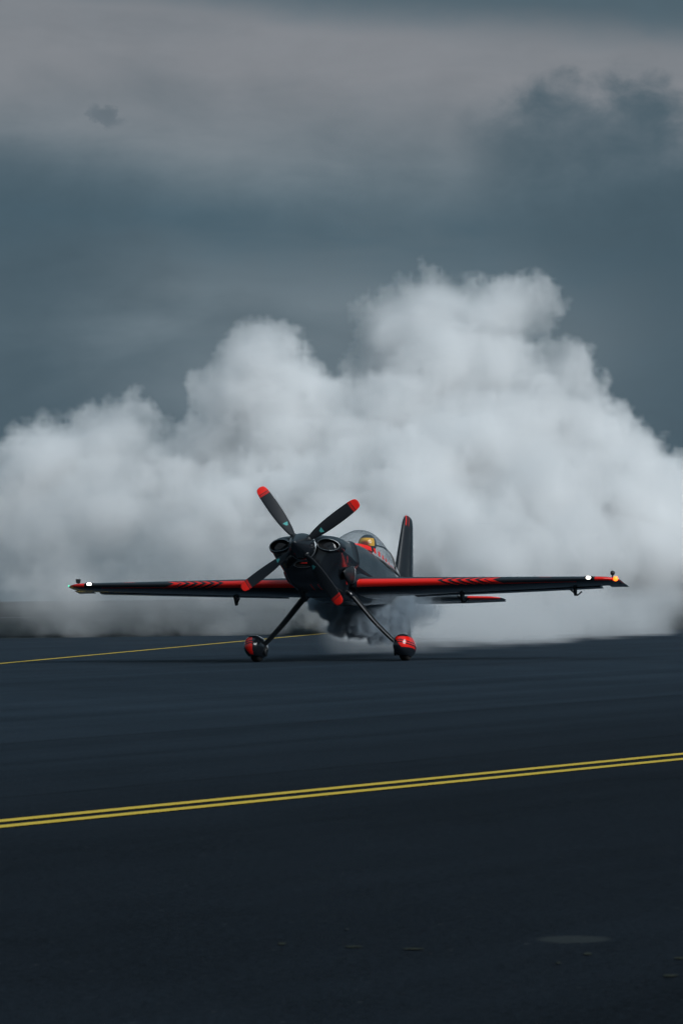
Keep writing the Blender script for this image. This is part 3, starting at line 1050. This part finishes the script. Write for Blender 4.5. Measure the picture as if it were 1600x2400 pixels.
M_WING = two_tone('wing_paint', wing_mask, 0.26, None, 0.25)
wings = {}
for sd in (-1, 1):
    rings, sa, aa = [], [], []
    ss = [0.20, 0.40, 0.8, 1.2, 1.6, 2.0, 2.4, 2.8, 3.2, 3.5, 3.62, 3.70, 3.76, 3.81, 3.85, 3.88, 3.90]
    for s in ss:
        le, ch_, z, th = wing_geo(s)
        rings.append([(sd * s, le + x * ch_, z + zz * ch_ * th) for x, zz in SEC])
        sa += [s] * len(SEC)
        aa += [d * ch_ for d in SEC_ARC]
    wg = loft('wing', rings, M_WING, plane, attrs=dict(s=sa, a=aa))
    wings[sd] = wg
    # aileron / flap: separate hinged surface set slightly below the trailing edge
    ar = []
    for s in (0.95, 1.6, 2.4, 3.2, 3.58):
        le, ch_, z, th = wing_geo(s)
        te = le + ch_
        y0, y1 = te - 0.24 * ch_, te + 0.03
        h_ = 0.030 * ch_ * th
        zz = z - 0.016
        ar.append([(sd * s, y0, zz + h_), (sd * s, y0 + 0.4 * (y1 - y0), zz + 0.7 * h_ - 0.003), (sd * s, y1, zz - 0.012), (sd * s, y1, zz - 0.018), (sd * s, y0 + 0.4 * (y1 - y0), zz - 0.75 * h_ - 0.012), (sd * s, y0, zz - h_ - 0.006)])
    ail = loft('aileron', ar, M_BLACK, wg, smooth=False)
    # hinge bracket with its balance spade hanging under the wing
    for s in ((1.62, 3.22) if sd == 1 else (1.62,)):
        le, ch_, z, th = wing_geo(s)
        y0 = le + ch_ * 0.80
        k_ = 1.0 if s < 2 else 0.9
        zz = z - 0.055 * ch_ * th
        vs = []
        for dx_ in (-0.014, 0.014):
            vs += [(sd * s + dx_, y0 - 0.14 * k_, zz + 0.02), (sd * s + dx_, y0 + 0.08 * k_, zz + 0.01), (sd * s + dx_, y0 + 0.05 * k_, zz - 0.10 * k_), (sd * s + dx_, y0 - 0.01, zz - 0.115 * k_)]
        br_ = mesh_obj('hinge_bracket', vs, [(0, 1, 2, 3), (7, 6, 5, 4), (0, 4, 5, 1), (1, 5, 6, 2), (2, 6, 7, 3), (3, 7, 4, 0)], M_SATIN, wg, False)
        tube('control_rod', [(sd * (s + 0.055), y0 + 0.16, zz - 0.03), (sd * (s + 0.02), y0 + 0.05, zz - 0.10 * k_), (sd * (s - 0.06), y0 - 0.05, zz - 0.02)], [0.012, 0.012, 0.012], M_SATIN, br_, 8)
    # root fairing
    fr_ = []
    for y, k in ((-0.36, 0.02), (-0.33, 0.30), (-0.25, 0.62), (-0.08, 0.92), (0.4, 1.0), (1.0, 0.7), (1.40, 0.1)):
        fr_.append([(sd * (0.375 + 0.10 * k * math.cos(a)), y, 1.07 + 0.15 * k * math.sin(a)) for a in [2 * math.pi * j / 20 for j in range(20)]])
    loft('root_fairing', fr_, M_BLACK, wg)
    # landing light behind a clear cover in the leading edge
    le, ch_, z, th = wing_geo(3.53)
    ellipsoid('light_housing', (sd * 3.53, le + 0.022, z + 0.010), (0.085, 0.028, 0.030), M_CARBON, wg)
    lx, ly, lz = sd * 3.53, le - 0.002, z + 0.012
    loft('landing_light', [[(lx + k * 0.030 * math.copysign(abs(math.cos(a)) ** 0.5, math.cos(a)), ly + dy_, lz + k * 0.018 * math.copysign(abs(math.sin(a)) ** 0.5, math.sin(a))) for a in [TW * j / 20 for j in range(20)]]
                           for dy_, k in ((0.03, 1.0), (-0.006, 1.0), (-0.014, 0.85), (-0.018, 0.5))], M_LAMP, wg)
    # wing-tip lamp and the little camera on its stalk
    le, ch_, z, th = wing_geo(3.86)
    ellipsoid('navigation_light', (sd * 3.875, le - 0.005, z + 0.004), (0.034, 0.05, 0.034) if sd == 1 else (0.010, 0.02, 0.010), M_NAVRED if sd == 1 else M_NAVGREEN, wg, 12, 8)
    st_ = tube('camera_stalk', [(sd * 3.80, le + 0.18, z + 0.02), (sd * 3.80, le + 0.18, z + 0.075)], [0.012, 0.010], M_SATIN, wg, 8)
    if sd == 1:
        ellipsoid('wingtip_camera', (sd * 3.80, le + 0.18, z + 0.105), (0.032, 0.045, 0.032), M_SATIN, st_, 12, 8)
    else:
        loft('wingtip_camera', [[(sd * 3.80 + dx_, y, z + dz_) for dx_, dz_ in ((-0.022, 0.065), (0.018, 0.065), (0.030, 0.118), (-0.030, 0.118))] for y in (le + 0.15, le + 0.21)], M_SATIN, st_, smooth=False)
    # trailing tip corner, drawn out to a point
    le, ch_, z, th = wing_geo(3.62)
    loft('tip_fairing', [[(sd * 3.70, le + 0.46, z - 0.006), (sd * 3.70, le + ch_ + 0.01, z - 0.012), (sd * 3.70, le + ch_ + 0.01, z - 0.018), (sd * 3.70, le + 0.46, z - 0.022)],
                         [(sd * 3.93, le + 0.56, z - 0.006), (sd * 3.94, le + ch_ - 0.01, z - 0.018), (sd * 3.94, le + ch_ - 0.01, z - 0.022), (sd * 3.93, le + 0.56, z - 0.016)]], M_BLACK, wg, smooth=False)


# ---- tail
def fin_mask(tr):
    co = tr.node('ShaderNodeTexCoord').outputs['Object']
    x, y, z = tr.xyz(co)
    st = ((y - 4.20 - (z - 2.6) * 0.35 + x * 1.5).abs() < 0.018).max((y - 4.34 - (z - 2.6) * 0.35 + x * 1.5).abs() < 0.010)
    return st * (z > 2.44)


M_FIN = two_tone('fin_paint', fin_mask, 0.45, None, 0.0)
FS = naca(0.12, 14)
rings = []
for z, le, te, k in ((1.40, 3.50, 4.47, 1.0), (1.70, 3.68, 4.51, 1.0), (2.05, 3.85, 4.53, 1.0), (2.40, 4.02, 4.54, 1.0), (2.51, 4.08, 4.54, 0.98), (2.57, 4.14, 4.53, 0.88), (2.605, 4.20, 4.51, 0.65), (2.615, 4.30, 4.46, 0.3)):
    rings.append([((zz * (te - le) * 1.45 * k), le + x * (te - le), z) for x, zz in FS])
fin = loft('fin', rings, M_FIN, plane)
rings = []
for z, le, te, k in ((1.24, 4.40, 4.78, 1.0), (1.70, 4.44, 4.77, 1.0), (2.10, 4.46, 4.74, 1.0), (2.45, 4.47, 4.70, 1.0), (2.54, 4.48, 4.67, 0.9), (2.59, 4.49, 4.62, 0.6), (2.605, 4.50, 4.56, 0.3)):
    rings.append([(zz * (te - le) * 1.6 * k, le + x * (te - le), z) for x, zz in FS])
loft('rudder', rings, M_BLACK, fin)


def stab_mask(tr):
    s, a = tr.attr('s'), tr.attr('a')
    return (a.abs() < 0.11) * (s > 1.00) * (s < 1.46) + (a.abs() < 0.0) * 0.0


M_STAB = two_tone('tailplane_paint', stab_mask, 0.28)
SA = arc(FS)
for sd in (-1, 1):
    rings, sa, aa = [], [], []
    for s, le, te, k in ((0.0, 3.85, 4.55, 1), (0.5, 3.92, 4.53, 1), (1.0, 4.00, 4.50, 1), (1.32, 4.05, 4.48, 0.95), (1.43, 4.09, 4.46, 0.7), (1.48, 4.15, 4.44, 0.35), (1.50, 4.22, 4.40, 0.1)):
        rings.append([(sd * s, le + x * (te - le), 1.345 + zz * (te - le) * k * 1.15) for x, zz in FS])
        sa += [s] * len(FS)
        aa += [d * (te - le) for d in SA]
    stb = loft('tailplane', rings, M_STAB, plane, attrs=dict(s=sa, a=aa))
    rings = []
    for s, le, te, k in ((0.10, 4.56, 4.86, 1), (0.8, 4.53, 4.80, 1), (1.35, 4.50, 4.66, 0.9), (1.45, 4.49, 4.62, 0.4)):
        rings.append([(sd * s, le + x * (te - le), 1.350 + zz * (te - le) * k * 0.6) for x, zz in FS])
    loft('elevator', rings, M_BLACK, stb)
tw = tube('tail_wheel_leg', [(0, 4.35, 1.27), (0, 4.50, 0.95), (0, 4.56, 0.68)], [(0.03, 0.02)] * 3, M_SATIN, plane, 10)


def wheel_mesh(name, c, rad, hw, mat, parent):
    prof_ = [(rad * 0.55, -hw * 0.8), (rad * 0.85, -hw), (rad * 0.97, -hw * 0.75), (rad, -hw * 0.3), (rad, hw * 0.3), (rad * 0.97, hw * 0.75), (rad * 0.85, hw), (rad * 0.55, hw * 0.8)]
    rings_ = [[(c[0] + x, c[1] + r * math.cos(a), c[2] + r * math.sin(a)) for a in [2 * math.pi * k / 28 for k in range(28)]] for r, x in prof_]
    return loft(name, rings_, mat, parent)


wheel_mesh('tail_wheel', (0, 4.58, 0.64), 0.075, 0.03, M_RUBBER, tw)


# ---- main gear: spring leg, spat, wheel
def spat_mask(sd):
    def f(tr):
        co = tr.node('ShaderNodeTexCoord').outputs['Object']
        x, y, z = tr.xyz(co)
        x = x - (1.045 if sd > 0 else -1.045)
        zz = z - 0.19
        if sd > 0:
            red = (x > -0.085) * (x < 0.20) * (zz > (-0.035 + (0.02 - x).max(0.0) * 1.25)) * (zz < 0.115)
        else:
            red = (x > (-0.115 + (0.02 - zz).max(0.0) * 0.75)) * (x < (0.030 + (zz - 0.05).max(0.0) * -0.3)) * (zz > -0.115) * (zz < 0.115)
        v1 = (zz - 0.070 + (x + 0.0).abs() * 0.28 * 1.0).abs() < 0.007
        v2 = (zz - 0.040 + (x + 0.0).abs() * 0.28 * 1.0).abs() < 0.008
        return red * (1.0 - v1.max(v2)) * (y < 0.12)
    return f


for sd in (-1, 1):
    X = 1.045 * sd
    leg = tube('landing_gear_leg', crom([(sd * 0.28, -0.14, 0.935), (sd * 0.43, -0.13, 0.765), (sd * 0.63, -0.10, 0.53), (sd * 0.82, -0.06, 0.335), (sd * 0.93, -0.03, 0.235), (sd * 0.985, -0.02, 0.185)], 4),
               [(0.036 - 0.012 * k / 20, 0.105 - 0.050 * k / 20) for k in range(21)], M_SATIN, plane, 14)
    # clamp block where the leg enters the belly, and a brake hose clip
    tube('leg_clamp', [(sd * 0.275, -0.14, 0.94), (sd * 0.35, -0.135, 0.855)], [(0.050, 0.125), (0.046, 0.118)], M_BLACK, leg, 14)
    ellipsoid('hose_clip', (sd * 0.685, -0.165, 0.455), (0.012, 0.016, 0.016), M_SATIN, leg, 8, 6)
    st = [(-0.34, 0.012, 0.012, 0.19), (-0.325, 0.055, 0.06, 0.192), (-0.28, 0.098, 0.115, 0.195), (-0.20, 0.125, 0.148, 0.195), (-0.06, 0.132, 0.160, 0.195), (0.10, 0.120, 0.150, 0.195), (0.28, 0.085, 0.105, 0.20), (0.42, 0.035, 0.045, 0.21), (0.47, 0.008, 0.010, 0.215)]
    rings = []
    for y, hw, hh, zc in crom_nd(st, 3):
        rings.append([(X + hw * math.copysign(abs(math.cos(a)) ** 0.85, math.cos(a)), y, max(zc + hh * math.sin(a), 0.060)) for a in [2 * math.pi * k / 32 for k in range(32)]])
    spat = loft('wheel_spat', rings, two_tone('spat_paint', spat_mask(sd), 0.2), plane)
    whl = wheel_mesh('wheel', (X, 0.0, 0.162), 0.162, 0.062, M_RUBBER, spat)
    tube('axle_cap', [(X - sd * 0.13, 0.0, 0.165), (X - sd * 0.155, 0.0, 0.165)], [0.035, 0.028], M_SATIN, spat, 12)
    loft('brake_plate', [[(X - sd * 0.125, -0.02 + 0.055 * math.cos(a), 0.14 + 0.075 * math.sin(a)) for a in [2 * math.pi * k / 14 for k in range(14)]],
                         [(X - sd * 0.145, -0.02 + 0.05 * math.cos(a), 0.14 + 0.07 * math.sin(a)) for a in [2 * math.pi * k / 14 for k in range(14)]]], M_SATIN, spat)

# ---- the pilot, seated in the cockpit
M_SUIT = plain('dark_flight_suit', (0.012, 0.016, 0.020), 0.85)
M_GLOVE = plain('dark_glove', (0.015, 0.016, 0.018), 0.8)
M_HELMET = plain('dark_helmet', (0.015, 0.018, 0.022), 0.25, coat=0.5)
m, tr, b = material('reflection_tinted_visor')
lw = tr.node('ShaderNodeLayerWeight')
co = tr.node('ShaderNodeTexCoord').outputs['Object']
x, y, z = tr.xyz(co)
rr_ = ((x * 9.0) * (x * 9.0) + ((z + 0.010) * 14.0) * ((z + 0.010) * 14.0))
col = tr.mix(tr.smooth(rr_, 0.05, 0.75), (0.30, 0.035, 0.004), (1.0, 0.50, 0.02))  # mirror reflection put into the colour: dark middle, bright orange rim
tr.link(col.s, b.inputs['Base Color'])
b.inputs['Metallic'].default_value = 0.0
b.inputs['Roughness'].default_value = 0.22
b.inputs['Coat Weight'].default_value = 0.6
M_VISOR = m

person = bpy.data.objects.new('person', None)
COL.objects.link(person)
pm = plane.matrix_basis.copy()
pm = Matrix.Translation(PL_AT) @ Matrix.Rotation(R(-14.5), 4, 'Z') @ Matrix.Rotation(R(-7.0), 4, 'X')
person.matrix_world = pm @ Matrix.Translation((0, 1.80, 1.20))
tag(person, 'pilot in dark helmet with mirrored orange visor seated under the canopy', 'person')


def skin_body(name, nodes, edges, mat, parent, sub=2):
    me = bpy.data.meshes.new(name)
    me.from_pydata([n_[:3] for n_ in nodes], edges, [])
    o = bpy.data.objects.new(name, me)
    COL.objects.link(o)
    o.parent = parent
    sk = o.modifiers.new('skin', 'SKIN')
    for i, n_ in enumerate(nodes):
        me.skin_vertices[0].data[i].radius = (n_[3], n_[4] if len(n_) > 4 else n_[3])
    me.skin_vertices[0].data[0].use_root = True
    sb = o.modifiers.new('sub', 'SUBSURF')
    sb.levels = sb.render_levels = sub
    me.materials.append(mat)
    sk.use_smooth_shade = True
    return o


N_ = [(0, 0.10, 0.06, 0.15, 0.11), (0, 0.13, 0.22, 0.13, 0.10), (0, 0.16, 0.36, 0.15, 0.10), (0, 0.17, 0.44, 0.09, 0.08), (0, 0.16, 0.50, 0.055, 0.055), (0, 0.15, 0.55, 0.055, 0.055)]
E_ = [(0, 1), (1, 2), (2, 3), (3, 4), (4, 5)]
for s in (-1, 1):
    i = len(N_)
    N_ += [(s * 0.175, 0.15, 0.40, 0.062), (s * 0.215, 0.05, 0.24, 0.048), (s * 0.225, -0.06, 0.13, 0.042), (s * 0.14, -0.20, 0.14, 0.034), (s * 0.075, -0.30, 0.16, 0.027)]
    E_ += [(3, i), (i, i + 1), (i + 1, i + 2), (i + 2, i + 3), (i + 3, i + 4)]
    j = len(N_)
    N_ += [(s * 0.10, -0.16, 0.03, 0.085), (s * 0.13, -0.52, 0.12, 0.06), (s * 0.12, -0.72, 0.02, 0.048), (s * 0.11, -0.86, -0.10, 0.04)]
    E_ += [(0, j), (j, j + 1), (j + 1, j + 2), (j + 2, j + 3)]
skin_body('body', N_, E_, M_SUIT, person)
for s in (-1, 1):
    # gloved hand: palm and five bent fingers closed round the stick
    b0 = Vector((s * 0.075, -0.30, 0.16))
    nod = [(b0.x, b0.y, b0.z, 0.024), (b0.x - s * 0.02, b0.y - 0.045, b0.z + 0.005, 0.028, 0.018)]
    ed = [(0, 1)]
    for k in range(4):
        L = (0.032, 0.036, 0.034, 0.027)[k]
        z0 = 0.030 - 0.019 * k
        i = len(nod)
        nod += [(b0.x - s * 0.03, b0.y - 0.075, b0.z + z0, 0.009), (b0.x - s * 0.05, b0.y - 0.075 - L * 0.5, b0.z + z0, 0.0085), (b0.x - s * 0.072, b0.y - 0.07, b0.z + z0 - 0.004, 0.008)]
        ed += [(1, i), (i, i + 1), (i + 1, i + 2)]
    i = len(nod)
    nod += [(b0.x - s * 0.04, b0.y - 0.03, b0.z + 0.035, 0.010), (b0.x - s * 0.062, b0.y - 0.045, b0.z + 0.045, 0.009)]
    ed += [(0, i), (i, i + 1)]
    skin_body('glove', nod, ed, M_GLOVE, person, 1)
HC = Vector((0.0, 0.13, 0.665))
hel = ellipsoid('helmet', HC, (0.128, 0.150, 0.142), M_HELMET, person, 24, 16)
vz = []
for el_ in range(9):
    e = R(-12 + 46 * el_ / 8)
    vz.append([(HC.x + 0.133 * math.cos(e) * math.sin(a), HC.y - 0.156 * math.cos(e) * math.cos(a), HC.z - 0.004 + 0.148 * math.sin(e)) for a in [R(-66 + 132 * k / 18) for k in range(19)]])
vz_o = loft('visor', [[(p_[0] - HC.x, p_[1] - HC.y, p_[2] - HC.z) for p_ in r_] for r_ in vz], M_VISOR, hel, False, False, closed=False)
vz_o.location = HC
ellipsoid('mouth_piece', HC + Vector((0, -0.125, -0.105)), (0.05, 0.04, 0.03), M_SATIN, hel, 12, 8)
